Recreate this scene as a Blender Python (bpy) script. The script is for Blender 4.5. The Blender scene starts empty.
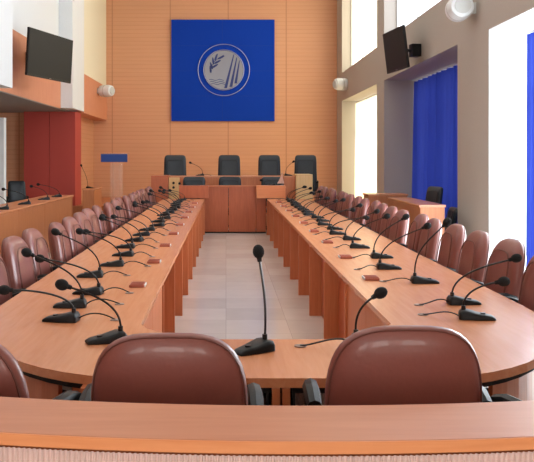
import bpy, bmesh, math, random
from mathutils import Vector, Matrix
random.seed(4)
PI = math.pi
sc = bpy.context.scene
COL = sc.collection

# ------------------------------------------------------------------ camera, world, exposure
EYE = 1.62
FPX = 780.0
cam_d = bpy.data.cameras.new('camera'); cam = bpy.data.objects.new('camera', cam_d); COL.objects.link(cam)
cam_d.sensor_width = 36; cam_d.lens = 36*FPX/534
cam_d.shift_x = 41/534; cam_d.shift_y = -73/534
cam.location = (0, 0, EYE); cam.rotation_euler = (PI/2, 0, 0)
cam_d.clip_start = .05; cam_d.clip_end = 200
sc.camera = cam
w = bpy.data.worlds.new('sky'); sc.world = w; w.use_nodes = True
w.node_tree.nodes['Background'].inputs[0].default_value = (.85, .93, 1, 1)
w.node_tree.nodes['Background'].inputs[1].default_value = 3.0
sc.view_settings.view_transform = 'Standard'; sc.view_settings.look = 'None'
sc.view_settings.gamma = 1; sc.view_settings.use_curve_mapping = False
sc.view_settings.exposure = 0.0
DAY = 4.2          # brightness of the daylit windows and added fill panes
FILL_LAMP = 9.0         # brightness of the added, unseen ceiling fill lamps

# ------------------------------------------------------------------ materials
def lin(h):
    h = h.lstrip('#'); v = [int(h[i:i+2], 16)/255 for i in (0, 2, 4)]
    return tuple((c/12.92 if c <= .04045 else ((c+.055)/1.055)**2.4) for c in v) + (1,)
def mat(name, col, rough=.5, metal=0., spec=.5, emis=None, estr=0, bump=0, bscale=200, coat=0):
    m = bpy.data.materials.new(name); m.use_nodes = True
    n = m.node_tree.nodes; l = m.node_tree.links; b = n['Principled BSDF']
    c = lin(col) if isinstance(col, str) else col
    b.inputs['Base Color'].default_value = c
    b.inputs['Roughness'].default_value = rough; b.inputs['Metallic'].default_value = metal
    b.inputs['Specular IOR Level'].default_value = spec
    b.inputs['Coat Weight'].default_value = coat
    tc = n.new('ShaderNodeTexCoord'); nz = n.new('ShaderNodeTexNoise'); nz.inputs['Scale'].default_value = bscale
    l.new(tc.outputs['Object'], nz.inputs['Vector'])
    mx = n.new('ShaderNodeMix'); mx.data_type = 'RGBA'; mx.blend_type = 'MULTIPLY'
    mx.inputs[0].default_value = .10; mx.inputs[6].default_value = c
    l.new(nz.outputs['Fac'], mx.inputs[7]); l.new(mx.outputs[2], b.inputs['Base Color'])
    if bump:
        bp = n.new('ShaderNodeBump'); bp.inputs['Strength'].default_value = bump; bp.inputs['Distance'].default_value = .002
        l.new(nz.outputs['Fac'], bp.inputs['Height']); l.new(bp.outputs['Normal'], b.inputs['Normal'])
    if emis:
        b.inputs['Emission Color'].default_value = lin(emis); b.inputs['Emission Strength'].default_value = estr
    return m
def wood(name, c1, c2, rough=.35, axis=1, coat=.0, scale=1., spec=.5):
    """grain running along the given axis"""
    m = bpy.data.materials.new(name); m.use_nodes = True
    n = m.node_tree.nodes; l = m.node_tree.links; b = n['Principled BSDF']
    tc = n.new('ShaderNodeTexCoord'); mp = n.new('ShaderNodeMapping')
    s = [14*scale]*3; s[axis] = 1.1*scale; mp.inputs['Scale'].default_value = s
    nz = n.new('ShaderNodeTexNoise'); nz.inputs['Scale'].default_value = 2.5; nz.inputs['Detail'].default_value = 6; nz.inputs['Distortion'].default_value = .6
    cr = n.new('ShaderNodeValToRGB')
    cr.color_ramp.elements[0].position = .3; cr.color_ramp.elements[0].color = lin(c1)
    cr.color_ramp.elements[1].position = .7; cr.color_ramp.elements[1].color = lin(c2)
    l.new(tc.outputs['Object'], mp.inputs['Vector']); l.new(mp.outputs['Vector'], nz.inputs['Vector'])
    l.new(nz.outputs['Fac'], cr.inputs['Fac']); l.new(cr.outputs['Color'], b.inputs['Base Color'])
    b.inputs['Roughness'].default_value = rough; b.inputs['Coat Weight'].default_value = coat
    b.inputs['Specular IOR Level'].default_value = spec
    return m
def lit(name, col, s):
    m = bpy.data.materials.new(name); m.use_nodes = True
    n = m.node_tree.nodes; l = m.node_tree.links; n.remove(n['Principled BSDF'])
    e = n.new('ShaderNodeEmission'); e.inputs[0].default_value = lin(col); e.inputs[1].default_value = s
    l.new(e.outputs[0], n['Material Output'].inputs[0]); return m
def cloth(name, col, trans, rough=.9, tcol=None):
    m = bpy.data.materials.new(name); m.use_nodes = True
    n = m.node_tree.nodes; l = m.node_tree.links; n.remove(n['Principled BSDF'])
    d = n.new('ShaderNodeBsdfDiffuse'); t = n.new('ShaderNodeBsdfTranslucent'); mx = n.new('ShaderNodeMixShader')
    tc = n.new('ShaderNodeTexCoord'); wv = n.new('ShaderNodeTexNoise'); wv.inputs['Scale'].default_value = 9
    l.new(tc.outputs['Object'], wv.inputs['Vector'])
    d.inputs[0].default_value = lin(col); t.inputs[0].default_value = lin(tcol or col); mx.inputs[0].default_value = trans
    mr = n.new('ShaderNodeMapRange'); mr.inputs[3].default_value = trans*.8; mr.inputs[4].default_value = trans*1.2
    l.new(wv.outputs['Fac'], mr.inputs[0]); l.new(mr.outputs[0], mx.inputs[0])
    l.new(d.outputs[0], mx.inputs[1]); l.new(t.outputs[0], mx.inputs[2]); l.new(mx.outputs[0], n['Material Output'].inputs[0])
    return m

M = {}
M['top'] = wood('orange_beech_top', '#c98259', '#d28e66', .27, 1, spec=.5)
M['topx'] = wood('orange_beech_ledge', '#bf7a57', '#c78360', .4, 0)
M['edge'] = wood('beech_edge_band', '#dc8a55', '#e49661', .4, 0)
M['panel'] = wood('cherry_panel', '#b8663c', '#c67548', .42, 2)
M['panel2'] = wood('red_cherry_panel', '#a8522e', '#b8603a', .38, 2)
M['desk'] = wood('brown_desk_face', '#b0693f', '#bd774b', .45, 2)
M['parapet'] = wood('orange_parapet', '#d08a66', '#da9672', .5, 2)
M['wing_lit'] = wood('orange_wing_painted_light', '#d8824f', '#e08c58', .4, 0)  # light falling on the right wing is put into this brighter colour
M['endlight'] = wood('pale_maple_and_painted_light', '#e0b478', '#e8c088', .4, 2)
M['black'] = mat('black_plastic', '#0b0c0f', .45, spec=.3, bump=.2)
M['blackm'] = mat('black_gooseneck', '#121317', .35, .2)
M['foam'] = mat('black_foam', '#0d0e11', .95, bump=1, bscale=400)
M['leather'] = mat('brown_leather', '#834a42', .4, coat=.25, bump=.35, bscale=60)
M['pipe'] = mat('dark_leather_piping', '#6a3d35', .5)
M['bleather'] = mat('black_leather', '#16222b', .42, bump=.3, bscale=60)
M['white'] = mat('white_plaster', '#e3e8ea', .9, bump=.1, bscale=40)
M['tan'] = mat('shaded_plaster', '#b3aba1', .9, bump=.1, bscale=40)  # shade on the white right wall is put into this tan colour
M['cream'] = mat('cream_plaster', '#f0ead0', .9)
M['grey'] = mat('grey_soffit', '#8a8583', .9)
M['red'] = mat('red_panel', '#b8463c', .6, bump=.1)
M['blue'] = mat('blue_board', '#0a3cb0', .8, spec=.15, bump=.2, bscale=30)
M['blues'] = mat('blue_sign', '#1f4a9a', .5)
M['silver'] = mat('brushed_silver', '#8f9098', .28, .9)
M['ring'] = mat('pale_ring', '#a9b6d8', .35, .5)
M['screen'] = mat('dark_screen', '#0c0d0e', .5, spec=.25)
M['glass'] = mat('clear_acrylic', '#ffffff', .08)
g = M['glass'].node_tree.nodes['Principled BSDF']; g.inputs['Alpha'].default_value = .10
M['port'] = mat('reddish_outlet', '#a4543f', .5)
M['whitep'] = mat('white_plastic', '#dfe6ea', .35)
M['grille'] = mat('grey_grille', '#c3c8c8', .6)
M['gromm'] = mat('grey_grommet', '#8a7468', .5)
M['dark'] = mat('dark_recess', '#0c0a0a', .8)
M['curtain'] = cloth('blue_curtain_cloth', '#3446a4', .10, tcol='#4a5cc8')
M['sheer'] = cloth('sheer_curtain_cloth', '#fbf6e0', .75)
M['flag'] = cloth('pale_pink_flag_cloth', '#e8c4b4', .3)
M['frame'] = mat('window_frame_white', '#d8dcdc', .5)
M['ceil'] = mat('ceiling_white', '#e8e6e2', .95)
M['rib'] = mat('ribbed_pinkish_panel', '#e6c8c0', .5)
M['ribgrey'] = mat('ribbed_grey_panel', '#cdb9ae', .5)
M['day'] = lit('daylit_pane', '#eef5ff', DAY)
M['dayw'] = lit('daylit_pane_warm', '#fff6dc', DAY)
M['dayn'] = lit('daylit_pane_near', '#eef8ff', DAY*2.9)
M['fillb'] = lit('added_fill_pane_behind', '#fff6ee', DAY*1.8)  # glow of the added fill windows behind the camera
M['lamp'] = lit('fill_lamp_diffuser', '#fff1e0', FILL_LAMP)
M['led'] = mat('red_led', '#8a2a1a', .4)

def wall_slats():
    m = bpy.data.materials.new('orange_slatted_wall'); m.use_nodes = True
    n = m.node_tree.nodes; l = m.node_tree.links; b = n['Principled BSDF']
    tc = n.new('ShaderNodeTexCoord'); sp = n.new('ShaderNodeSeparateXYZ'); l.new(tc.outputs['Object'], sp.inputs[0])
    # fine horizontal grooves
    f = n.new('ShaderNodeMath'); f.operation = 'MULTIPLY'; f.inputs[1].default_value = 7.5; l.new(sp.outputs['Z'], f.inputs[0])
    fr = n.new('ShaderNodeMath'); fr.operation = 'FRACT'; l.new(f.outputs[0], fr.inputs[0])
    gt = n.new('ShaderNodeMath'); gt.operation = 'GREATER_THAN'; gt.inputs[1].default_value = .82; l.new(fr.outputs[0], gt.inputs[0])
    # vertical seams of the wide boards
    a = n.new('ShaderNodeMath'); a.operation = 'MULTIPLY_ADD'; a.inputs[1].default_value = 1/1.97; a.inputs[2].default_value = .97; l.new(sp.outputs['X'], a.inputs[0])
    af = n.new('ShaderNodeMath'); af.operation = 'FRACT'; l.new(a.outputs[0], af.inputs[0])
    ag = n.new('ShaderNodeMath'); ag.operation = 'LESS_THAN'; ag.inputs[1].default_value = .016; l.new(af.outputs[0], ag.inputs[0])
    mx1 = n.new('ShaderNodeMix'); mx1.data_type = 'RGBA'
    mx1.inputs[6].default_value = lin('#d8a17c'); mx1.inputs[7].default_value = lin('#d29972'); l.new(gt.outputs[0], mx1.inputs[0])
    mx2 = n.new('ShaderNodeMix'); mx2.data_type = 'RGBA'; l.new(ag.outputs[0], mx2.inputs[0])
    l.new(mx1.outputs[2], mx2.inputs[6]); mx2.inputs[7].default_value = lin('#bd835f')
    nz = n.new('ShaderNodeTexNoise'); nz.inputs['Scale'].default_value = 1.3; nz.inputs['Detail'].default_value = 5
    mp = n.new('ShaderNodeMapping'); mp.inputs['Scale'].default_value = (.6, .6, 9); l.new(tc.outputs['Object'], mp.inputs[0]); l.new(mp.outputs[0], nz.inputs['Vector'])
    mx3 = n.new('ShaderNodeMix'); mx3.data_type = 'RGBA'; mx3.blend_type = 'MULTIPLY'; mx3.inputs[0].default_value = .12
    l.new(mx2.outputs[2], mx3.inputs[6]); l.new(nz.outputs['Fac'], mx3.inputs[7]); l.new(mx3.outputs[2], b.inputs['Base Color'])
    b.inputs['Roughness'].default_value = .55
    return m
M['slat'] = wall_slats()
def floor_mat():
    m = bpy.data.materials.new('polished_stone_tiles'); m.use_nodes = True
    n = m.node_tree.nodes; l = m.node_tree.links; b = n['Principled BSDF']
    tc = n.new('ShaderNodeTexCoord'); br = n.new('ShaderNodeTexBrick'); br.offset = 0
    br.inputs['Scale'].default_value = 1; br.inputs['Brick Width'].default_value = .6; br.inputs['Row Height'].default_value = .6
    br.inputs['Mortar Size'].default_value = .002
    br.inputs['Color1'].default_value = lin('#e8e3da'); br.inputs['Color2'].default_value = lin('#dad3c9'); br.inputs['Mortar'].default_value = lin('#b8afa8')
    l.new(tc.outputs['Object'], br.inputs['Vector'])
    nz = n.new('ShaderNodeTexNoise'); nz.inputs['Scale'].default_value = 4; nz.inputs['Detail'].default_value = 8
    l.new(tc.outputs['Object'], nz.inputs['Vector'])
    mx = n.new('ShaderNodeMix'); mx.data_type = 'RGBA'; mx.blend_type = 'MULTIPLY'; mx.inputs[0].default_value = .15
    l.new(br.outputs['Color'], mx.inputs[6]); l.new(nz.outputs['Fac'], mx.inputs[7]); l.new(mx.outputs[2], b.inputs['Base Color'])
    b.inputs['Roughness'].default_value = .16
    return m
M['floor'] = floor_mat()

# ------------------------------------------------------------------ helpers
def add_box(bm, x0, x1, y0, y1, z0, z1, bev=0, mi=0):
    v = [bm.verts.new(p) for p in ((x0,y0,z0),(x1,y0,z0),(x1,y1,z0),(x0,y1,z0),(x0,y0,z1),(x1,y0,z1),(x1,y1,z1),(x0,y1,z1))]
    fs = [bm.faces.new([v[i] for i in f]) for f in ((3,2,1,0),(4,5,6,7),(0,1,5,4),(1,2,6,5),(2,3,7,6),(3,0,4,7))]
    for f in fs: f.material_index = mi
    if bev:
        es = list({e for f in fs for e in f.edges})
        bmesh.ops.bevel(bm, geom=es, offset=bev, segments=2, profile=.6, affect='EDGES')
def add_cyl(bm, p, r, h, axis='Z', seg=20, r2=None):
    ret = bmesh.ops.create_cone(bm, cap_ends=True, segments=seg, radius1=r, radius2=r if r2 is None else r2, depth=h)
    R = Matrix.Identity(4)
    if axis == 'X': R = Matrix.Rotation(PI/2, 4, 'Y')
    if axis == 'Y': R = Matrix.Rotation(-PI/2, 4, 'X')
    bmesh.ops.transform(bm, matrix=Matrix.Translation(p) @ R, verts=ret['verts'])
def add_ball(bm, p, r, rot=None, seg=14):
    ret = bmesh.ops.create_uvsphere(bm, u_segments=seg, v_segments=max(6, seg//2+2), radius=1)
    m = Matrix.Translation(p) @ (rot or Matrix.Identity(4)) @ Matrix.Diagonal((*r, 1))
    bmesh.ops.transform(bm, matrix=m, verts=ret['verts'])
def add_tube(bm, pts, r, seg=8, closed=False):
    pts = [Vector(p) for p in pts]; n = len(pts); rings = []
    rr = r if callable(r) else (lambda t: r)
    up = None
    for i, p in enumerate(pts):
        a = pts[(i-1) % n] if (closed or i > 0) else p
        b = pts[(i+1) % n] if (closed or i < n-1) else p
        t = (b-a).normalized()
        if up is None:
            up = Vector((0,0,1)) if abs(t.z) < .9 else Vector((1,0,0))
        s = t.cross(up)
        if s.length < 1e-4: s = t.cross(Vector((0,1,0)))
        s.normalize(); up = s.cross(t).normalized()
        rad = rr(i/(n-1))
        rings.append([bm.verts.new(p + (s*math.cos(k*2*PI/seg) + up*math.sin(k*2*PI/seg))*rad) for k in range(seg)])
    for i in range(n if closed else n-1):
        A, B = rings[i], rings[(i+1) % n]
        for k in range(seg): bm.faces.new((A[k], A[(k+1)%seg], B[(k+1)%seg], B[k]))
    if not closed:
        bm.faces.new(rings[0][::-1]); bm.faces.new(rings[-1])
def add_prism(bm, pts, z0, z1, bev=0):
    lo = [bm.verts.new((x, y, z0)) for x, y in pts]; hi = [bm.verts.new((x, y, z1)) for x, y in pts]
    n = len(pts); top = bm.faces.new(hi); bot = bm.faces.new(lo[::-1])
    for i in range(n): bm.faces.new((lo[i], lo[(i+1)%n], hi[(i+1)%n], hi[i]))
    if bev: bmesh.ops.bevel(bm, geom=list(top.edges), offset=bev, segments=2, affect='EDGES')
def obj(name, bm, m, parent=None, smooth=False, loc=None, rot=None):
    bmesh.ops.recalc_face_normals(bm, faces=bm.faces)
    me = bpy.data.meshes.new(name); bm.to_mesh(me); bm.free()
    for q in (m if isinstance(m, list) else [m]): me.materials.append(q)
    if smooth:
        for p in me.polygons: p.use_smooth = True
        try: me.set_sharp_from_angle(angle=math.radians(40))
        except Exception: pass
    o = bpy.data.objects.new(name, me); COL.objects.link(o)
    if parent: o.parent = parent
    if loc: o.location = loc
    if rot is not None: o.rotation_euler = rot
    return o
def box(name, a, m, parent=None, bev=0):
    bm = bmesh.new(); add_box(bm, *a, bev=bev); return obj(name, bm, m, parent)
def tag(o, label, cat, group=None):
    o['label'] = label; o['category'] = cat
    if group: o['group'] = group
    return o
def thing(name, label, cat, loc=(0,0,0), rz=0, group=None):
    o = bpy.data.objects.new(name, None); COL.objects.link(o); o.empty_display_size = .1
    o.location = loc; o.rotation_euler = (0, 0, rz); return tag(o, label, cat, group)
def st(o, label=None):
    o['kind'] = 'structure'
    if label: o['label'] = label
    return o
def copy_tree(o, parent=None):
    c = o.copy(); COL.objects.link(c)
    if parent: c.parent = parent
    for ch in [k for k in KIDS.get(o.name, [])]: copy_tree(ch, c)
    return c
KIDS = {}
def index_kids(root):
    for o in bpy.data.objects:
        if o.parent: KIDS.setdefault(o.parent.name, [])
    def rec(o):
        KIDS[o.name] = [c for c in bpy.data.objects if c.parent == o]
        for c in KIDS[o.name]: rec(c)
    rec(root)
def PX(x, y, Y):      # where a sight line through a pixel reaches distance Y
    return Vector(((x-226)/FPX*Y, Y, EYE-(y-158)/FPX*Y))
ORD = ['first','second','third','fourth','fifth','sixth','seventh','eighth','ninth','tenth','eleventh','twelfth','thirteenth','fourteenth','fifteenth','sixteenth','seventeenth','eighteenth','nineteenth','twentieth','twenty-first','twenty-second','twenty-third']

# ------------------------------------------------------------------ the room
XR, XL, YB, CE = 3.77, -4.04, 26.5, 7.7
st(box('floor', (-7.6, 5.2, -6, YB+.3, -.1, 0), M['floor']), 'polished pale stone tiled floor')
st(box('ceiling', (-7.6, 5.2, -6, YB+.3, CE, CE+.15), M['ceil']))
st(box('wall_back', (-7.6, 5.2, YB, YB+.25, 0, CE), M['slat']), 'orange slatted wood wall behind the presidium')
st(box('wall_front', (-7.6, 5.2, -6.2, -6, 0, CE), M['white']))
# right wall: piers and bands around three tall openings and three upper windows
BAYS = [(5.4, 11.2), (12.7, 18.6), (19.5, 25.35)]
bm = bmesh.new()
prev = -6
for y0, y1 in BAYS:
    add_box(bm, XR, 4.72, prev, y0, 0, CE); prev = y1
add_box(bm, XR, 4.72, prev, YB, 0, CE)
for y0, y1 in BAYS:
    add_box(bm, XR, 4.72, y0, y1, 3.47, 4.39); add_box(bm, XR, 4.72, y0, y1, 7.25, CE)
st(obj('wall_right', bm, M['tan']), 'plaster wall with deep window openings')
bm = bmesh.new(); add_box(bm, XR+.003, 4.4, 11.185, 11.199, 0, 3.455); add_box(bm, XR+.003, 4.4, 5.42, 11.199, 3.456, 3.469)  # lining added so the reveal's strong daylight sits in its white colour
st(obj('trim_12', bm, M['white']), 'added white lining that paints daylight onto the nearest window reveal')
gx = [4.45, 4.68, 4.36]
for i, (y0, y1) in enumerate(BAYS):
    for up in (0, 1):
        z0, z1 = ((0, 3.47), (4.39, 7.25))[up]
        X = gx[i] if not up else 4.1
        root = bpy.data.objects.new('window_%d' % (i+1+3*up), None); COL.objects.link(root); root.location = (X, y0, z0); st(root)
        L, H = y1-y0, z1-z0
        bm = bmesh.new(); fw = .05
        add_box(bm, -.03, .03, 0, L, 0, fw); add_box(bm, -.03, .03, 0, L, H-fw, H)
        nd = 3
        for k in range(nd+1):
            c = fw/2 + (L-fw)*k/nd
            add_box(bm, -.03, .03, c-fw/2, c+fw/2, fw, H-fw)
        if not up: add_box(bm, -.03, .03, fw, L-fw, 2.4, 2.45)
        obj('window_frame', bm, M['frame'], root)
        bm = bmesh.new(); add_box(bm, .005, .02, fw, L-fw, fw, H-fw)
        obj('pane', bm, M['dayw' if (i == 2) else 'dayn' if (i == 0 and not up) else 'day'], root)
for i, x0 in enumerate((-5.6, -1.9, 1.8)):  # unseen windows added behind the camera to brighten the room
    root = bpy.data.objects.new('window_%d' % (7+i), None); COL.objects.link(root); root.location = (x0, -5.97, .9); st(root)
    bm = bmesh.new()
    for k in range(3): add_box(bm, 1.25*k-.03, 1.25*k+.03, 0, .05, 0, 2.9)
    add_box(bm, .03, 2.47, 0, .05, 0, .05); add_box(bm, .03, 2.47, 0, .05, 2.85, 2.9)
    obj('window_frame', bm, M['frame'], root)
    bm = bmesh.new(); add_box(bm, .03, 2.47, .015, .03, .05, 2.85); obj('pane', bm, M['fillb'], root)
# left wall: upper bays over a low soffit
st(box('wall_left', (-7.6, -4.4, -6, 20.53, 3.1, CE), M['white']), 'white upper wall above the soffit')
bm = bmesh.new()
for a, b in ((-6, -1), (4.5, 6.4), (12.9, 14.76), (20.53, 22.2)): add_box(bm, -4.5, XL, a, b, 2.94, CE)
st(obj('trim_1', bm, M['white']), 'white projecting wall piers')
bm = bmesh.new(); add_box(bm, -4.5, -4.35, -6, 20.53, 2.92, 4.25)
st(obj('trim_2', bm, M['parapet']), 'orange wood parapet panel below the white upper wall')
st(box('trim_3', (-4.5, XL, 22.2, YB, 2.9, 4.02), M['parapet']), 'orange wood parapet panel beside the back wall')
st(box('trim_4', (-7.6, XL-.03, 22.2, YB, 4.02, CE), M['cream']), 'cream wall above the far parapet')
st(box('trim_5', (-7.6, -4.36, -6, 22.2, 2.9, 3.1), M['grey']), 'grey soffit under the left upper wall')
st(box('trim_6', (-7.6, -4.5, 22.2, YB, 2.9, 3.1), M['white']))
st(box('trim_7', (-5.0, -4.5, 22.4, YB, 0, 2.9), M['slat']), 'orange lower wall beside the back wall')
bm = bmesh.new(); add_box(bm, -5.57, -4.87, 21.5, 22.4, 0, 2.9); add_box(bm, -4.855, -4.16, 21.5, 22.4, 0, 2.9); add_box(bm, -4.9, -4.84, 21.54, 22.3, 0, 2.9)
st(obj('trim_8', bm, M['red']), 'dark red panelled wall under the soffit')
st(box('trim_9', (-7.6, -5.57, 22.0, 22.3, 0, 2.9), M['slat']))
st(box('wall_side_left', (-7.7, -7.5, -6, 22.2, 0, 3.0), M['desk']))
st(box('trim_10', (-5.5, -5.1, 17.9, 18.1, 0, 2.55), M['white']), 'white panel standing by the red wall')
# stepped platform for the presidium
bm = bmesh.new(); add_box(bm, -2.6, 3.7, 18.0, 21.4, 0, .3); add_box(bm, -4.4, 3.7, 21.4, YB, 0, .3)
st(obj('trim_11', bm, M['desk']), 'raised platform behind the front desk')

# fill lamps added on the unseen ceiling to brighten the room
for i, (x, y) in enumerate([(x, y) for y in (1, 6, 11, 16, 21) for x in (-2.2, 2.2)]):
    t = thing('added_ceiling_fill', 'added fill lamp on the unseen ceiling, %s row from the camera, %s side' % (ORD[i//2], 'left' if x < 0 else 'right'), 'lamp', (x, y, CE), 0, 'added ceiling fill lamps')
    bm = bmesh.new(); add_box(bm, -.35, .35, -.95, .95, -.08, -.002, bev=.01); obj('housing', bm, M['whitep'], t)
    bm = bmesh.new(); add_box(bm, -.3, .3, -.9, .9, -.095, -.081); obj('diffuser', bm, M['lamp'], t)

# ------------------------------------------------------------------ curtains
def curtain(name, y0, y1, x, z0, z1, m, label, waves, amp=.06):
    bm = bmesh.new(); n = int(waves*10); prevc = None; rows = 10
    for i in range(n+1):
        t = i/n; y = y0+(y1-y0)*t
        c = []
        for r in range(rows+1):
            q = r/rows
            a = amp*(.55+.45*(1-q)) * (math.sin(t*waves*2*PI) + .35*math.sin(t*waves*4.4*PI+1+q))
            c.append(bm.verts.new((a, y-y0, z0+(z1-z0)*q)))
        if prevc:
            for r in range(rows): bm.faces.new((prevc[r], c[r], c[r+1], prevc[r+1]))
        prevc = c
    o = thing(name, label, 'curtain', (x, y0, 0), 0)
    obj('fabric', bm, m, o, smooth=True)
    bm = bmesh.new(); add_cyl(bm, (0, (y1-y0)/2, z1+.02), .015, (y1-y0), 'Y', 10); obj('rail', bm, M['frame'], o)
    return o
curtain('blue_curtain', 12.72, 18.56, 4.52, .03, 3.43, M['curtain'], 'floor-length royal blue curtain filling the opening behind the side desk', 15, .1)
curtain('blue_curtain', 10.6, 11.12, 4.3, .03, 3.38, M['curtain'], 'narrow bunched blue curtain at the right edge of the view', 4, .03)
curtain('sheer_curtain', 19.6, 25.2, 4.22, .03, 3.38, M['sheer'], 'bright cream sheer curtain in the tall window nearest the back wall', 20)

# ------------------------------------------------------------------ blue board and emblem
yb = YB
o = thing('blue_banner', 'large square royal blue board on the orange back wall', 'banner', (-.105, yb-.012, 2.87))
bm = bmesh.new(); add_box(bm, -1.75, 1.75, -.08, 0, 0, 3.44, bev=.01); obj('board', bm, M['blue'], o)
bm = bmesh.new()
for k in (-.02,): add_box(bm, k-.004, k+.004, -.084, -.079, .02, 3.42)
for k in (.85, 1.7, 2.55): add_box(bm, -1.73, 1.73, -.084, -.079, k-.003, k+.003)
obj('seam', bm, mat('board_seam', '#0d3090', .7), o)
ec = PX(223.8, 70, yb-.1); em = thing('round_emblem', 'round silver emblem with a leafy branch and slanting stripes on the blue board', 'emblem', (ec.x, yb-.1, ec.z))
bm = bmesh.new(); add_cyl(bm, (0, -.02, 0), .655, .035, 'Y', 64); obj('disc', bm, M['silver'], em, True)
bm = bmesh.new(); add_tube(bm, [(math.cos(a)*.87, -.02, math.sin(a)*.87) for a in [k*2*PI/72 for k in range(72)]], .012, 8, True); obj('outer_ring', bm, M['ring'], em, True)
bm = bmesh.new(); add_tube(bm, [(math.cos(a)*.68, -.02, math.sin(a)*.68) for a in [k*2*PI/72 for k in range(72)]], .012, 8, True); obj('inner_ring', bm, M['ring'], em, True)
bm = bmesh.new()
for k in range(12):
    a = math.radians(90+30*k); 
    q = Matrix.Rotation(a, 4, 'Y'); r = bmesh.ops.create_cone(bm, cap_ends=True, segments=5, radius1=.03, radius2=.03, depth=.02)
    bmesh.ops.transform(bm, matrix=Matrix.Translation((math.cos(a)*.775, -.01, math.sin(a)*.775)) @ Matrix.Rotation(PI/2, 4, 'X'), verts=r['verts'])
bm.free()
def flatpoly(bm, pts, y0=-.05, y1=-.037):
    a = [bm.verts.new((x, y0, z)) for x, z in pts]; b = [bm.verts.new((x, y1, z)) for x, z in pts]
    n = len(pts); bm.faces.new(a); bm.faces.new(b[::-1])
    for i in range(n): bm.faces.new((a[i], a[(i+1)%n], b[(i+1)%n], b[i]))
bm = bmesh.new()
for x0, x1, w0, w1, zb, zt in ((.06, .34, .05, .014, -.62, .52), (.24, .44, .05, .014, -.58, .42), (.40, .53, .045, .012, -.46, .32)):
    flatpoly(bm, [(x0-w0, zb), (x0+w0, zb), (x1+w1, zt), (x1-w1, zt)])
obj('stripes', bm, mat('emblem_blue', '#26356e', .4, .3), em)
bm = bmesh.new()
def leaf(cx, cz, a, L=.13, W=.035):
    pts = []
    for k in range(10):
        t = k/10*2*PI; u, v = math.cos(t)*L, math.sin(t)*W*(1-.2*math.cos(t))
        pts.append((cx+u*math.cos(a)-v*math.sin(a), cz+u*math.sin(a)+v*math.cos(a)))
    flatpoly(bm, pts)
for cx, cz, a in ((-.42, .14, 1.9), (-.30, .13, .55), (-.36, .30, 1.7), (-.21, .27, .5), (-.26, .43, 1.2), (-.09, .42, .45), (-.45, .02, 1.7)): leaf(cx, cz, a)
pts = [(-.47, -.08), (-.42, .1), (-.33, .26), (-.2, .38), (0, .5)]
for i in range(4):
    (a, b), (c, d) = pts[i], pts[i+1]; dx, dz = c-a, d-b; L = math.hypot(dx, dz); nx, nz = -dz/L*.01, dx/L*.01
    flatpoly(bm, [(a-nx, b-nz), (a+nx, b+nz), (c+nx, d+nz), (c-nx, d-nz)])
obj('branch', bm, bpy.data.materials['emblem_blue'], em)
bm = bmesh.new()
for k in range(3):
    pts = [(-.5+.03*k+.5*t/12, -.33-.07*k+.02*math.sin(t*.9)) for t in range(13)]
    flatpoly(bm, pts + [(x, z-.018) for x, z in reversed(pts)])
obj('waves', bm, bpy.data.materials['emblem_blue'], em)

# ------------------------------------------------------------------ televisions
def television(A, B, H, tilt, label, arm_to):
    """A, B: floor-plan points of the two bottom corners; screen faces the room"""
    A, B = Vector(A), Vector(B); mid = (A+B)/2; d = (B-A); W = d.length; ang = math.atan2(d.y, d.x)
    t = thing('television', label, 'television', mid, ang)
    R = Matrix.Rotation(tilt, 4, 'X')
    bm = bmesh.new(); add_box(bm, -W/2, W/2, 0, .05, 0, H, bev=.008); bmesh.ops.transform(bm, matrix=R, verts=bm.verts); obj('housing', bm, M['black'], t)
    bm = bmesh.new(); add_box(bm, -W/2+.02, W/2-.02, -.004, .001, .035, H-.02); bmesh.ops.transform(bm, matrix=R, verts=bm.verts); obj('screen', bm, M['screen'], t)
    bm = bmesh.new(); add_box(bm, -.04, .04, -.006, .001, .012, .024); bmesh.ops.transform(bm, matrix=R, verts=bm.verts); obj('badge', bm, M['silver'], t)
    bm = bmesh.new(); add_box(bm, -.2, .2, .04, .075, H*.35, H*.65, bev=.005); bmesh.ops.transform(bm, matrix=R, verts=bm.verts)
    loc = Matrix.Rotation(-ang, 4, 'Z') @ (Vector(arm_to)-mid)
    add_tube(bm, [(0, .07, H*.5), (loc.x*.5, loc.y*.5+.03, (H*.5+loc.z)/2), tuple(loc)], .03, 8)
    r = Matrix.Rotation(-ang, 4, 'Z')
    add_box(bm, loc.x-.09, loc.x+.09, loc.y-.09, loc.y+.09, loc.z-.12, loc.z+.12)
    obj('wall_bracket', bm, M['black'], t)
television((-3.93, 15.4, 3.22), (-3.42, 17.2, 3.30), .95, math.radians(3.5), 'large dark television hung at the orange parapet on the left wall', (-4.27, 17.0, 3.8))
# right one faces left and towards the camera
A = PX(387, 73.5, 15.7); B = PX(407.5, 78.5, 14.55)
television(tuple(A), (B.x, B.y, A.z-.02), .8, math.radians(7), 'dark television on a wall arm above the blue curtain, right wall', (3.66, 15.1, 3.7))

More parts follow.
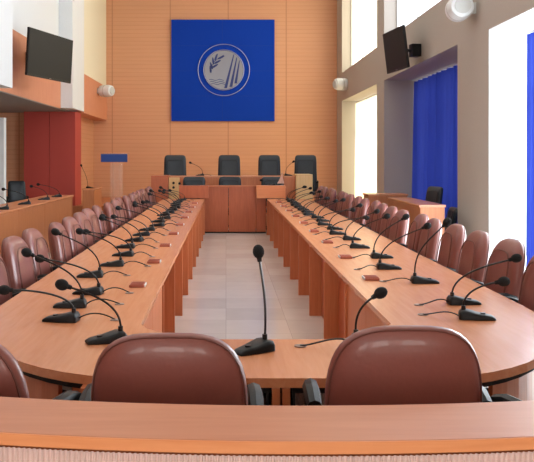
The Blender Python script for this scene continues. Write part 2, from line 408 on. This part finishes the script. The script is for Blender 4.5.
# ------------------------------------------------------------------ projector loudspeakers on the walls
def speaker(loc, rz, label, wall_x):
    t = thing('wall_loudspeaker', label, 'loudspeaker', loc, rz, 'rounded white wall loudspeakers')
    bm = bmesh.new()
    prof = [(-.25, .02), (-.245, .10), (-.21, .165), (-.12, .19), (.12, .19), (.2, .17), (.245, .12), (.25, .02)]
    rings = [[bm.verts.new((r*math.cos(k*2*PI/24), y, r*math.sin(k*2*PI/24))) for k in range(24)] for y, r in prof]
    for i in range(len(rings)-1):
        for k in range(24): bm.faces.new((rings[i][k], rings[i][(k+1)%24], rings[i+1][(k+1)%24], rings[i+1][k]))
    bm.faces.new(rings[0]); bm.faces.new(rings[-1][::-1]); obj('body', bm, M['whitep'], t, True)
    bm = bmesh.new(); add_cyl(bm, (0, -.243, 0), .12, .02, 'Y', 24); obj('grille', bm, M['grille'], t, True)
    bm = bmesh.new(); add_cyl(bm, (0, 0, 0), .193, .03, 'Y', 24); obj('band', bm, M['grille'], t, True)
    s = wall_x-loc[0]; v = Matrix.Rotation(-rz, 4, 'Z') @ Vector((s, 0, 0))
    bm = bmesh.new(); add_tube(bm, [(0, 0, 0), tuple(v*.9)], .025, 8); add_box(bm, v.x*.96-.05, v.x*.96+.05, v.y*.96-.05, v.y*.96+.05, -.08, .08); obj('bracket', bm, M['grille'], t)
p = PX(476, 7, 11.7); speaker((3.53, 11.8, p.z), math.radians(-4), 'rounded white loudspeaker high on the pier right of the blue curtain', 3.77)
p = PX(343, 84, 24.2); speaker((3.6, 24.3, p.z), math.radians(-70), 'small rounded loudspeaker on the right pier next to the back wall', 3.77)
p = PX(105.5, 91, 24.5); speaker((p.x+.02, 24.5, p.z), math.radians(60), 'small rounded loudspeaker on the left parapet next to the back wall', -4.04)

# ------------------------------------------------------------------ armchairs
def backrest_mesh(bm, W, H, zc, yc, T, bend, tilt, ex=2.9, dome=.5, taper=.0, nr=7, ns=44):
    """cushion with a rounded outline, thickness T, curved round the sitter"""
    def outline(a, s):
        c, q = math.cos(a), math.sin(a)
        u = math.copysign(abs(c)**(2/ex), c)*W/2*s; v = math.copysign(abs(q)**(2/ex), q)*H/2*s
        u *= 1 - taper*(v/(H/2))
        return u, v
    def P(u, v, off):
        y = yc + bend*(u/(W/2))**2 + off
        z = zc + v
        y -= math.tan(tilt)*(v)
        return (u, y, z)
    layers = []
    S = [0.0, .35, .6, .8, .92, .98, 1.0]
    for side in (1, -1):
        lay = []
        for s in S[1:]:
            th = T/2*max(0.0, (1-s**6))**.5*(1 if side == -1 else 1+dome*(1-s**2)*.5)
            lay.append([P(*outline(k*2*PI/ns, s), side*th) for k in range(ns)])
        layers.append(lay)
    vf = [[bm.verts.new(p) for p in r] for r in layers[0]]
    vb = [[bm.verts.new(p) for p in r] for r in layers[1][:-1]] + [vf[-1]]
    for V in (vf, vb):
        c = bm.verts.new(P(0, 0, (T/2*(1+dome*.5) if V is vf else -T/2)))
        for k in range(ns): bm.faces.new((c, V[0][k], V[0][(k+1)%ns]))
        for i in range(len(V)-1):
            for k in range(ns): bm.faces.new((V[i][k], V[i+1][k], V[i+1][(k+1)%ns], V[i][(k+1)%ns]))
    return outline, P
def make_chair(name, label, cat, lea, pip, W=.53, H=.58, zc=.745, high=False):
    t = thing(name, label, cat)
    tilt = math.radians(9)
    bm = bmesh.new(); out, P = backrest_mesh(bm, W, H, zc, -.27, .115, .035, tilt, 3.2 if not high else 9, taper=.04)
    b = obj('backrest', bm, lea, t, True)
    bm = bmesh.new(); add_tube(bm, [P(*out(k*2*PI/40, .965), -.026) for k in range(40)], .004, 5, True)
    add_tube(bm, [P(*out(k*2*PI/40, .72), .074) for k in range(40)], .005, 5, True); obj('piping', bm, pip, b, True)
    bm = bmesh.new()
    ret = bmesh.ops.create_uvsphere(bm, u_segments=16, v_segments=8, radius=1)
    for v in ret['verts']:
        c = v.co; c.x = math.copysign(abs(c.x)**.6, c.x)*.255; c.y = math.copysign(abs(c.y)**.6, c.y)*.25; c.z = math.copysign(abs(c.z)**.8, c.z)*.055
    bmesh.ops.translate(bm, verts=bm.verts, vec=(0, .0, .455)); obj('seat', bm, lea, t, True)
    for s in (-1, 1):
        bm = bmesh.new()
        pts = [(s*.24, -.2, .44), (s*.28, -.2, .47), (s*.292, -.20, .58), (s*.292, -.19, .69), (s*.292, -.13, .722), (s*.292, -.06, .724), (s*.292, -.01, .70)]
        add_tube(bm, pts, .017, 8)
        add_tube(bm, [(s*.292, -.21, .722), (s*.292, -.14, .742), (s*.289, -.04, .744), (s*.285, .02, .728)], lambda q: .031-.01*abs(q-.5), 8)
        add_tube(bm, [(s*.292, -.02, .715), (s*.289, .06, .60), (s*.28, .06, .47), (s*.22, .05, .43)], .015, 8)
        obj('armrest', bm, M['black'], t, True)
    bm = bmesh.new(); add_cyl(bm, (0, 0, .25), .026, .32, 'Z', 12); add_cyl(bm, (0, 0, .37), .04, .05, 'Z', 12); add_box(bm, -.1, .1, -.26, .12, .39, .41)
    add_tube(bm, [(0, -.2, .40), (0, -.3, .42), (0, -.31, .55)], .022, 6); obj('gas_column', bm, M['black'], t, True)
    bm = bmesh.new(); cs = []
    for k in range(5):
        a = k*2*PI/5+.3; c, q = math.cos(a), math.sin(a)
        add_tube(bm, [(0, 0, .11), (c*.14, q*.14, .10), (c*.28, q*.28, .07)], lambda u: .026-.01*u, 8)
        cs.append((c*.28, q*.28, a))
    sb = obj('star_base', bm, M['black'], t, True)
    for x, y, a in cs:
        bm = bmesh.new(); add_cyl(bm, (0, 0, 0), .026, .035, 'X', 12); obj('caster', bm, M['black'], sb, True, (x, y, .027), (0, 0, a))
    return t
chair0 = make_chair('conference_armchair', '', 'chair', M['leather'], M['pipe'])
index_kids(chair0)
used0 = [False]
def place_chair(x, y, rz, label, group=None):
    # seat columns set higher at the near end, lower along the rows
    if not used0[0]: o = chair0; used0[0] = True
    else: o = copy_tree(chair0)
    o.location = (x, y, 0); o.rotation_euler = (0, 0, rz); o['label'] = label
    for c in COL.objects:
        if c.parent == o and c.name.startswith('armrest'): c.location.z = -.078 if group else .015
    if group: o['group'] = group; o.scale = (.945, 1, 1)
    return o
place_chair(-.195, 2.93, 0, 'brown leather armchair seen from behind, left of the centre microphone').scale = (1.03, 1, 1)
place_chair(.605, 2.91, 0, 'brown leather armchair seen from behind, right of the centre microphone').scale = (1.02, 1, 1.028)
place_chair(-.83, 2.93, math.radians(-20), 'brown leather armchair cut off by the left edge of the view, behind the curved counter')
place_chair(1.25, 2.90, math.radians(22), 'brown armchair at the rounded right table corner, only its black armrest in view')
GL, GR = 'brown armchairs along the left side of the table', 'brown armchairs along the right side of the table'
ly = [5.15, 5.82, 6.48, 7.13, 7.77, 8.42]
while ly[-1] < 16.0: ly.append(ly[-1]+.64)
for i, y in enumerate(ly):
    place_chair(-1.30+random.uniform(-.03, .05), y, -PI/2+random.uniform(-.07, .05), 'brown leather armchair on the left of the table, %s from the camera in its row' % ORD[i], GL)
ry = [4.96, 5.62, 6.27, 6.92, 7.56, 8.2, 8.85]
while ry[-1] < 16.1: ry.append(ry[-1]+.64)
for i, y in enumerate(ry):
    place_chair(1.745+random.uniform(-.04, .03), y, PI/2+random.uniform(-.05, .07), 'brown leather armchair on the right of the table, %s from the camera in its row' % ORD[i], GR)

# black presidium chairs
bch = make_chair('executive_chair', '', 'chair', M['bleather'], M['black'], W=.56, H=.92, zc=.935, high=True)
index_kids(bch)
for i, (x, lab) in enumerate(zip((-1.25, .08, 1.07, 1.96), ('leftmost of the four high-backed black chairs behind the presidium bench', 'second from left of the four high-backed black chairs behind the presidium bench',
        'third from left of the four high-backed black chairs behind the presidium bench', 'rightmost of the four high-backed black chairs behind the presidium bench'))):
    o = bch if i == 0 else copy_tree(bch)
    o.location = (x, 19.15, .3); o.rotation_euler = (0, 0, PI + (.06, 0, -.03, -.08)[i]); tag(o, lab, 'chair', 'high-backed black chairs behind the presidium bench')
lch = make_chair('secretary_chair', '', 'chair', M['bleather'], M['black'], W=.52, H=.66, zc=.87, high=True)
index_kids(lch)
spots = [(-.72, 17.35, PI, 'black chair between front desk and presidium bench, left one'), (.09, 17.35, PI, 'black chair between front desk and presidium bench, middle one'),
         (1.05, 17.35, PI, 'black chair between front desk and presidium bench, right one'),
         (3.70, 14.6, PI/2+.35, 'black office chair behind the right side desk, in front of the blue curtain'), (3.70, 13.5, PI/2, 'low dark chair between the side desk end and the blue curtain'),
         (3.98, 15.75, PI/2+.3, 'black office chair farther from the camera, beside the dark-topped desk at the blue curtain'),
         (-5.2, 19.5, PI+.4, 'dark chair by the left wall behind the side desk')]
for i, (x, y, r, lab) in enumerate(spots):
    o = lch if i == 0 else copy_tree(lch)
    o.location = (x, y, 0); o.rotation_euler = (0, 0, r); tag(o, lab, 'chair')
    o.scale = {4: (.85, .85, .64), 3: (.9, .9, .9), 5: (.9, .9, .87), 6: (.85, .85, .87)}.get(i, (1, 1, 1))

# ------------------------------------------------------------------ conference table
TT, TH = .75, .038
CX = .21
def arc(cx, cy, r, a0, a1, n):
    return [(cx+r*math.cos(math.radians(a0+(a1-a0)*k/n)), cy+r*math.sin(math.radians(a0+(a1-a0)*k/n))) for k in range(n+1)]
def ell(cx, cy, rx, ry, a0, a1, n):
    return [(cx+rx*math.cos(math.radians(a0+(a1-a0)*k/n)), cy+ry*math.sin(math.radians(a0+(a1-a0)*k/n))) for k in range(n+1)]
YE = 16.55
outer = [(-1.33, YE)] + ell(-.33, 4.6, 1.0, 1.515, 180, 270, 14) + ell(.75, 4.6, 1.0, 1.515, 270, 360, 14) + [(1.75, YE)]
# a gentle bow of the near edge
outer = [(x, y - .02*(1-min(1, abs(x-CX)/.6)**2) if y < 3.1 else y) for x, y in outer]
inner = [(.87, YE), (.87, 4.1), (.83, 4.0), (.62, 3.78), (.52, 3.74)] + [(-.1, 3.74), (-.22, 3.78), (-.41, 3.98), (-.45, 4.08), (-.45, YE)]
tb = thing('conference_table', 'long orange wood U-shaped conference table with rounded near corners', 'table', (CX, 3.1, 0))
def rel(pts): return [(x-CX, y-3.1) for x, y in pts]
bm = bmesh.new(); add_prism(bm, rel(outer+inner), TT-TH, TT, .004); obj('tabletop', bm, M['top'], tb)
def inset(pts, d):
    res = []; n = len(pts)
    for i in range(n):
        a = Vector(pts[max(0, i-1)]); b = Vector(pts[min(n-1, i+1)]); t = (b-a).normalized(); res.append((pts[i][0]-t.y*d, pts[i][1]+t.x*d))
    return res
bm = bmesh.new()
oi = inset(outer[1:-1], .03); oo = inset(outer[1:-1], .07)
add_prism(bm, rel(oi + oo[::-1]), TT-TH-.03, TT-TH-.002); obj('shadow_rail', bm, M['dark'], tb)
# curved modesty panel in wood under the corners, set well under the top
for nm, seg in (('left', [p for p in inset(outer, .09)[1:12]]), ('right', [p for p in inset(outer, .09)[-12:-1]])):
    bm = bmesh.new(); s2 = inset(seg, .02); add_prism(bm, rel(seg+s2[::-1]), .0, TT-TH-.004); obj('modesty_panel', bm, M['panel'], tb)
# inner side: support slabs every 1.2 m and the recessed long panels
ys = [4.2] + [5.6+1.2*k for k in range(9)] + [16.4]
for y in ys:
    for x0, x1 in ((.855, 1.25), (-.83, -.447)):
        bm = bmesh.new(); add_box(bm, x0-CX, x1-CX, y-3.1, y-3.1+.03, 0, TT-TH-.002, bev=.002); obj('support_panel', bm, M['panel'], tb)
for x0 in (.99, -.60):
    for a, b in zip(ys[:-1], ys[1:]):
        bm = bmesh.new(); add_box(bm, x0-CX-.01, x0-CX+.01, a-3.1+.032, b-3.1-.002, .0, TT-TH-.002); obj('modesty_panel', bm, M['panel2'], tb)
for x in (.884, -.464):
    for a, b in ((4.235, 4.86), (4.865, 5.6)):
        bm = bmesh.new(); add_box(bm, x-CX-.012, x-CX+.006, a-3.1, b-3.1-.002, 0, TT-TH-.002); obj('modesty_panel', bm, M['panel'], tb)
# near segment: ribbed inner panel, posts, shelf
bm = bmesh.new(); n = 140; pa = []
for k in range(n+1):
    x = -.55+1.5*k/n; yy = 3.5 + (.004 if k % 2 else 0); pa.append((x-CX, yy-3.1))
add_prism(bm, pa + [(p[0], .43) for p in reversed(pa)], .06, TT-TH-.004); obj('ribbed_panel', bm, M['ribgrey'], tb)
for x in (-.56, CX-.012, CX+.028, .96):
    bm = bmesh.new(); add_box(bm, x-.016-CX, x+.016-CX, -.02, .395, 0, TT-TH-.002, bev=.002); obj('support_panel', bm, M['panel'], tb)
bm = bmesh.new()
for x in (CX-.045, CX+.06): add_box(bm, x-.006-CX, x+.006-CX, .0, .39, .0, TT-TH-.004)
add_box(bm, -.52-CX, CX-.06-CX, .02, .04, TT-TH-.03, TT-TH-.004); add_box(bm, CX+.07-CX, .93-CX, .02, .04, TT-TH-.03, TT-TH-.004)
obj('frame_bars', bm, M['dark'], tb)

# ------------------------------------------------------------------ curved counter in the foreground
cc = (.22, 6.92)
ct = thing('curved_counter', 'curved orange wood counter with a ribbed front across the foreground', 'counter', (cc[0], 1.95, 0))
def ringpts(r0, r1, a0, a1, n, z0, z1, bm, bev=0):
    o_ = [(r1*math.sin(math.radians(a0+(a1-a0)*k/n)), cc[1]-1.95-r1*math.cos(math.radians(a0+(a1-a0)*k/n))) for k in range(n+1)]
    i_ = [(r0*math.sin(math.radians(a0+(a1-a0)*k/n)), cc[1]-1.95-r0*math.cos(math.radians(a0+(a1-a0)*k/n))) for k in range(n+1)]
    add_prism(bm, o_+i_[::-1], z0, z1, bev)
ZL = .92
bm = bmesh.new(); ringpts(4.715, 4.99, -26, 26, 48, ZL-.03, ZL, bm, .003); obj('countertop', bm, M['topx'], ct)
bm = bmesh.new(); ringpts(4.9905, 4.995, -26, 26, 48, ZL-.031, ZL-.001, bm); obj('edge_band', bm, M['edge'], ct)
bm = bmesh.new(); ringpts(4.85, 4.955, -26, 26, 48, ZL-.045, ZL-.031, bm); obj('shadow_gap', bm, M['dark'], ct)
bm = bmesh.new(); N = 1300; o_ = []
for k in range(N+1):
    a = math.radians(-26+52*k/N); r = 4.975 if (k//2) % 2 else 4.969
    o_.append((r*math.sin(a), cc[1]-1.95-r*math.cos(a)))
lo = [bm.verts.new((x, y, .08)) for x, y in o_]; hi = [bm.verts.new((x, y, ZL-.045)) for x, y in o_]
for k in range(N): bm.faces.new((lo[k], lo[k+1], hi[k+1], hi[k]))
bk = [bm.verts.new((4.95*math.sin(math.radians(a)), cc[1]-1.95-4.95*math.cos(math.radians(a)), z)) for z in (.08, ZL-.045) for a in (-26, 26)]
obj('ribbed_front', bm, M['rib'], ct)
bm = bmesh.new(); ringpts(4.92, 4.955, -26, 26, 48, 0, ZL-.046, bm); obj('backing_panel', bm, M['panel'], ct)

# ------------------------------------------------------------------ gooseneck microphones
def bez(P, n=14):
    P = [Vector(p) for p in P]; r = []
    for i in range(n+1):
        t = i/n; s = 1-t; r.append(P[0]*s**3 + P[1]*3*s*s*t + P[2]*3*s*t*t + P[3]*t**3)
    return r
MESH = {}
def mic_base_bm(L=.19, Wd=.105):
    bm = bmesh.new()
    # wedge seen from the side: thin at the user, thick where the neck stands
    prof = [(-L/2, .012), (-L/2+.02, .022), (0, .034), (L/2-.04, .048), (L/2-.012, .047), (L/2, .03)]
    rows = []
    for x, h in prof:
        wv = Wd/2*(.62+.38*min(1, (x+L/2)/(L*.6)))
        if x == prof[-1][0]: wv *= .85
        rows.append([bm.verts.new(p) for p in ((x, -wv, 0), (x, -wv, h*.7), (x, -wv*.8, h), (x, wv*.8, h), (x, wv, h*.7), (x, wv, 0))])
    for a, b in zip(rows[:-1], rows[1:]):
        for k in range(6): bm.faces.new((a[k], a[(k+1)%6], b[(k+1)%6], b[k]))
    bm.faces.new(rows[0]); bm.faces.new(rows[-1][::-1])
    bmesh.ops.bevel(bm, geom=list(bm.edges), offset=.003, segments=1, affect='EDGES')
    return bm
def part_shared(key, name, build, m, parent, smooth=True):
    if key not in MESH:
        o = obj(name, build(), m, parent, smooth); MESH[key] = o.data; return o
    o = bpy.data.objects.new(name, MESH[key]); COL.objects.link(o); o.parent = parent; return o
def button_bm():
    bm = bmesh.new(); add_cyl(bm, (-.03, 0, .031), .014, .008, 'Z', 12); return bm
def microphone(x, y, z, rz, head, label, group=None, cable=.2, s=1.0, cy=0.0):
    """local +x = the side the neck stands on; head in room coordinates"""
    t = thing('gooseneck_microphone', label, 'microphone', (x, y, z), rz, group)
    part_shared('base', 'base', mic_base_bm, M['black'], t); part_shared('btn', 'talk_button', button_bm, M['blackm'], t)
    H = Matrix.Rotation(-rz, 4, 'Z') @ (Vector(head)-Vector((x, y, z)))
    P0 = Vector((.07, 0, .045)); d = (H-P0)
    P1 = P0+Vector((.015, 0, .42*max(.12, d.z+.1))); P2 = P0 + d*.62 + Vector((0, 0, .05))
    pts = bez((P0, P1, P2, H)); tan = (pts[-1]-pts[-2]).normalized()
    bm = bmesh.new(); add_tube(bm, pts, .0055, 6); add_cyl(bm, (P0.x, P0.y, .055), .012, .03, 'Z', 10); obj('gooseneck', bm, M['blackm'], t, True)
    q = tan.to_track_quat('Z', 'Y').to_matrix().to_4x4()
    bm = bmesh.new(); add_ball(bm, tuple(H+tan*.02), (.027, .027, .033), q, 12); 
    r = bmesh.ops.create_cone(bm, cap_ends=True, segments=10, radius1=.010, radius2=.014, depth=.03); bmesh.ops.transform(bm, matrix=Matrix.Translation(H-tan*.012) @ q, verts=r['verts'])
    obj('windscreen', bm, M['foam'], t, True)
    if cable:
        c0 = Vector((.09, .01, .012)); c3 = Vector((.09+cable, cy, .004))
        bm = bmesh.new(); add_tube(bm, bez((c0, c0+Vector((.07, .02, .05)), c3+Vector((-.06, .06, .012)), c3), 10), .004, 6)
        cb = obj('cable', bm, M['blackm'], t, True)
        bm = bmesh.new(); add_cyl(bm, (c3.x, c3.y, .002), .028, .004, 'Z', 16); obj('grommet', bm, M['gromm'], t, True)
    return t
def at(px, py, z):      # point on a level surface seen at this pixel
    Y = (EYE-z)*FPX/(py-158); return ((px-226)/FPX*Y, Y)
Z0 = TT+.0005
# centre, corner and hidden ones
x, y = at(253, 352, TT); microphone(x, y, Z0, math.radians(38), PX(259, 256, y+.08), 'gooseneck microphone standing upright at the middle of the near table end', cable=0)
x, y = at(106, 342, TT); microphone(x, y, Z0, math.radians(22), PX(66, 286, y-.05), 'gooseneck microphone at the rounded left corner, left of the near brown armchair', cable=0)
x, y = at(372, 346, TT); microphone(x, y+.02, Z0, math.radians(176), PX(377, 295, y), 'gooseneck microphone rising behind the right one of the two near armchairs', cable=.24, cy=.05)
GML, GMR = 'microphones along the left side of the table', 'microphones along the right side of the table'
near_l = [((61, 321), (8, 290)), ((70, 307), (30, 254)), ((88, 294), (43, 259)), ((90, 277), (58, 233)), ((112, 266), (82, 232)), ((123, 256), (88, 232)), ((125, 248), (104, 219))]
k = 0
for (b, h) in near_l:
    x, y = at(*b, TT); dr = random.uniform(-.1, .1)
    microphone(x, y, Z0, dr, PX(h[0], h[1], y-.04), 'gooseneck microphone on the left of the table, %s from the camera in its row' % ORD[k], GML, cable=.17+random.uniform(-.02, .04), cy=random.uniform(-.06, .06)); k += 1
y0 = at(125, 248, TT)[1]+.6
while y0 < 16.3:
    x = -.92+random.uniform(-.04, .04)
    microphone(x, y0, Z0, random.uniform(-.25, .25), (x-.25+random.uniform(-.08, .05), y0+random.uniform(-.12, .02), 1.02+random.uniform(-.06, .07)), 'gooseneck microphone on the left of the table, %s from the camera in its row' % ORD[k], GML, cable=.17, cy=random.uniform(-.06, .06)); k += 1
    y0 += .6
near_r = [((477, 319), (500, 282)), ((464, 304), (513, 259)), ((425, 283), (445, 224)), ((389, 269), (425, 227)), ((382, 258), (404, 218)), ((360, 248), (385, 217)), ((352, 240), (375, 212))]
k = 0
for (b, h) in near_r:
    x, y = at(*b, TT)
    microphone(x, y, Z0, PI+random.uniform(-.12, .12)-.1, PX(h[0], h[1], y-.02), 'gooseneck microphone on the right of the table, %s from the camera in its row' % ORD[k], GMR, cable=.16+random.uniform(-.02, .04), cy=random.uniform(-.06, .06)); k += 1
y0 = at(352, 240, TT)[1]+.6
while y0 < 16.3:
    x = 1.30+random.uniform(-.04, .04)
    microphone(x, y0, Z0, PI+random.uniform(-.25, .25), (x+.25+random.uniform(-.05, .08), y0+random.uniform(-.12, .02), 1.0+random.uniform(-.06, .07)), 'gooseneck microphone on the right of the table, %s from the camera in its row' % ORD[k], GMR, cable=.17, cy=random.uniform(-.06, .06)); k += 1
    y0 += .6
# cable outlets set along the inner edge
def outlet(x, y, label, group, mirror):
    t = thing('cable_outlet', label, 'cable outlet', (x, y, TT+.0005), 0, group)
    bm = bmesh.new(); add_box(bm, -.05, .05, -.07, .07, 0, .018, bev=.004); obj('body', bm, M['port'], t)
    bm = bmesh.new()
    for q in range(4): add_box(bm, -.045, .045, -.055+q*.03, -.04+q*.03, .0181, .023)
    obj('lid_ribs', bm, M['port'], t)
    bm = bmesh.new(); add_box(bm, *( (.0505, .056) if not mirror else (-.056, -.0505)), -.05, .05, .002, .018); obj('end_cap', bm, M['whitep'], t)
GO1, GO2 = 'cable outlets along the left table side', 'cable outlets along the right table side'
for i in range(9):
    outlet(-.60, 5.3+1.2*i, 'reddish cable outlet on the left table side, %s from the camera' % ORD[i], GO1, False)
    outlet(1.04, 5.6+1.2*i, 'reddish cable outlet on the right table side, %s from the camera' % ORD[i], GO2, True)

# ------------------------------------------------------------------ front desk and presidium bench
fd = thing('front_desk', 'orange wood front desk closing the far end of the conference table', 'desk', (.14, 16.9, 0))
def bx(name, a, m, parent, bev=.003):
    bm = bmesh.new(); lx, ly_, lz = parent.location
    add_box(bm, a[0]-lx, a[1]-lx, a[2]-ly_, a[3]-ly_, a[4]-lz, a[5]-lz, bev=bev); return obj(name, bm, m, parent)
for x0, x1 in ((-.56, .05), (.06, .64), (.65, .86)): bx('front_panel', (x0, x1, 16.82, 16.85, .03, 1.0), M['panel2'], fd)
bx('desktop', (-1.0, 1.3, 16.85, 17.1, .98, 1.01), M['top'], fd)
bx('top_rail', (-.56, .86, 16.78, 16.86, 1.0, 1.03), M['panel'], fd)
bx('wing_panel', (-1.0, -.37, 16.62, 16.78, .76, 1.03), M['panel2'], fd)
bx('wing_panel', (.65, 1.27, 16.62, 16.78, .76, 1.03), M['wing_lit'], fd)
bx('side_panel', (-1.0, -.97, 16.8, 17.1, 0, .975), M['panel2'], fd); bx('side_panel', (1.27, 1.3, 16.8, 17.1, 0, .975), M['panel2'], fd)
bx('plinth', (-.56, .86, 16.86, 16.9, 0, .06), M['dark'], fd, 0)

pb = thing('presidium_bench', 'long orange wood presidium bench on the raised platform', 'desk', (.1, 18.3, .3))
bx('front_panel', (-1.38, 1.66, 18.2, 18.23, .3, 1.17), M['panel'], pb)
bx('benchtop', (-1.38, 1.66, 18.19, 18.75, 1.17, 1.2), M['top'], pb)
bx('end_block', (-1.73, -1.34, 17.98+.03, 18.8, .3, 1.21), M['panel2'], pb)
bx('end_block', (1.62, 2.0, 18.01, 18.8, .3, 1.24), M['endlight'], pb)['label'] = 'pale lit end block'  # light on this end block is put into its pale colour
sp = bx('socket_panel', (-1.33, -1.08, 18.17, 18.198, .5, 1.165), M['endlight'], pb); sp['label'] = 'pale panel with dark sockets'
for px, py in ((173.5, 183), (173.5, 187.5), (179.5, 183.5)):
    p = PX(px, py, 18.15)
    bm = bmesh.new(); add_cyl(bm, (p.x-pb.location.x, 18.163-18.3, p.z-.3), .03, .012, 'Y', 14); o = obj('socket', bm, M['dark'], sp)
# microphones on the presidium bench and on the desks
microphone(-.62, 18.45, 1.2005, PI*.1, PX(191, 163, 18.35), 'gooseneck microphone on the presidium bench, between the two left black chairs')
microphone(1.48, 18.45, 1.2005, PI*.9, PX(293, 162, 18.35), 'gooseneck microphone on the presidium bench, before the rightmost black chair')
microphone(.98, 16.98, 1.0105, 0.3, PX(262, 180, 17.0), 'small gooseneck microphone on the right part of the front desk', cable=0)
# small pennant on the front desk
p = PX(285.5, 186, 16.95)
fl = thing('table_flag', 'small pale flag hanging on a stand at the right end of the front desk', 'flag', (1.22, 16.97, 1.0105))
bm = bmesh.new(); add_cyl(bm, (0, 0, .01), .045, .02, 'Z', 16); obj('foot', bm, M['silver'], fl, True)
bm = bmesh.new(); add_cyl(bm, (0, 0, .14), .006, .26, 'Z', 8); add_ball(bm, (0, 0, .275), (.01, .01, .014)); obj('pole', bm, M['silver'], fl, True)
bm = bmesh.new(); rows = []
for j in range(9):
    q = j/8; hw = .012+.1*q**1.4
    rows.append([bm.verts.new((-.03*q - hw*.7 + 2*hw*i/8*.7, -.012+.01*math.sin(i*1.7), .265-.21*q)) for i in range(9)])
for a, b in zip(rows[:-1], rows[1:]):
    for i in range(8): bm.faces.new((a[i], a[i+1], b[i+1], b[i]))
obj('cloth', bm, M['flag'], fl, True)

# clear lectern with a blue sign, on the platform
le = thing('acrylic_lectern', 'clear acrylic lectern with a blue rectangular front sign, left of the presidium', 'lectern', (-3.15, 22.3, .3))
bx('base_plate', (-3.5, -2.8, 22.1, 22.6, .3, .33), M['glass'], le)
for x in (-3.27, -3.0): bx('stand_panel', (x-.03, x+.03, 22.2, 22.5, .33, 1.5), M['glass'], le)
bx('back_sheet', (-3.24, -3.03, 22.34, 22.36, .34, 1.5), M['glass'], le, 0)
p0 = PX(101, 162, 22.15); p1 = PX(127.5, 154, 22.15)
bx('blue_sign', (p0.x, p1.x, 22.12, 22.15, p0.z, p1.z), M['blues'], le)['label'] = 'blue sign panel'
bx('reading_shelf', (p0.x, p1.x, 22.152, 22.6, p1.z-.01, p1.z+.025), M['glass'], le)

# ------------------------------------------------------------------ side desks
def side_desk(name, label, x0, x1, y0, y1, h, face_x, seams, topm=M['top']):
    t = thing(name, label, 'desk', ((x0+x1)/2, (y0+y1)/2, 0))
    bx('desktop', (x0, x1, y0, y1, h-.035, h), topm, t, .003)
    s = 1 if face_x > (x0+x1)/2 else -1
    e = [y0+.03]+seams+[y1-.03]
    for a, b in zip(e[:-1], e[1:]): bx('front_panel', (min(face_x, face_x-s*.025), max(face_x, face_x-s*.025), a+.004, b-.004, .02, h-.036), M['desk'], t, .003)
    for a in (y0+.0, y1-.03): bx('end_panel', (x0+.02, x1-.02, a, a+.028, 0, h-.036), M['desk'], t, .002)
    return t
side_desk('side_desk', 'long brown wood desk along the left side with table microphones', -3.5, -2.97, 6.5, 15.2, .9, -3.0, [8.1, 9.7, 11.3, 12.9])
side_desk('side_desk', 'brown wood desk near the right wall, its end facing the camera', 2.96, 3.37, 11.95, 14.25, .9, 2.98, [])
side_desk('side_desk', 'dark-topped wood desk behind the right side desk, beside the sheer-curtained window', 2.82, 3.62, 15.5, 16.1, .9, 2.84, [])
side_desk('side_desk', 'small wood desk left of the table below the clear lectern, carrying one microphone', -3.70, -3.36, 20.0, 21.2, .83, -3.38, [])
for i, (px_, Y) in enumerate(((3, 10.9), (30, 12.1), (49, 13.4), (61, 14.4))):
    microphone(-3.13, Y, .9005, .3+.2*i, (-3.42-.12*(i % 2), Y+.35, 1.12), 'gooseneck microphone on the left side desk, %s from the camera' % ORD[i], 'microphones on the left side desk', cable=0)
p = PX(85, 186, 18.0)
microphone(-3.56, 20.4, .8305, 2.6, PX(81.5, 166, 20.4), 'gooseneck microphone on the small wood desk under the far parapet', cable=0)
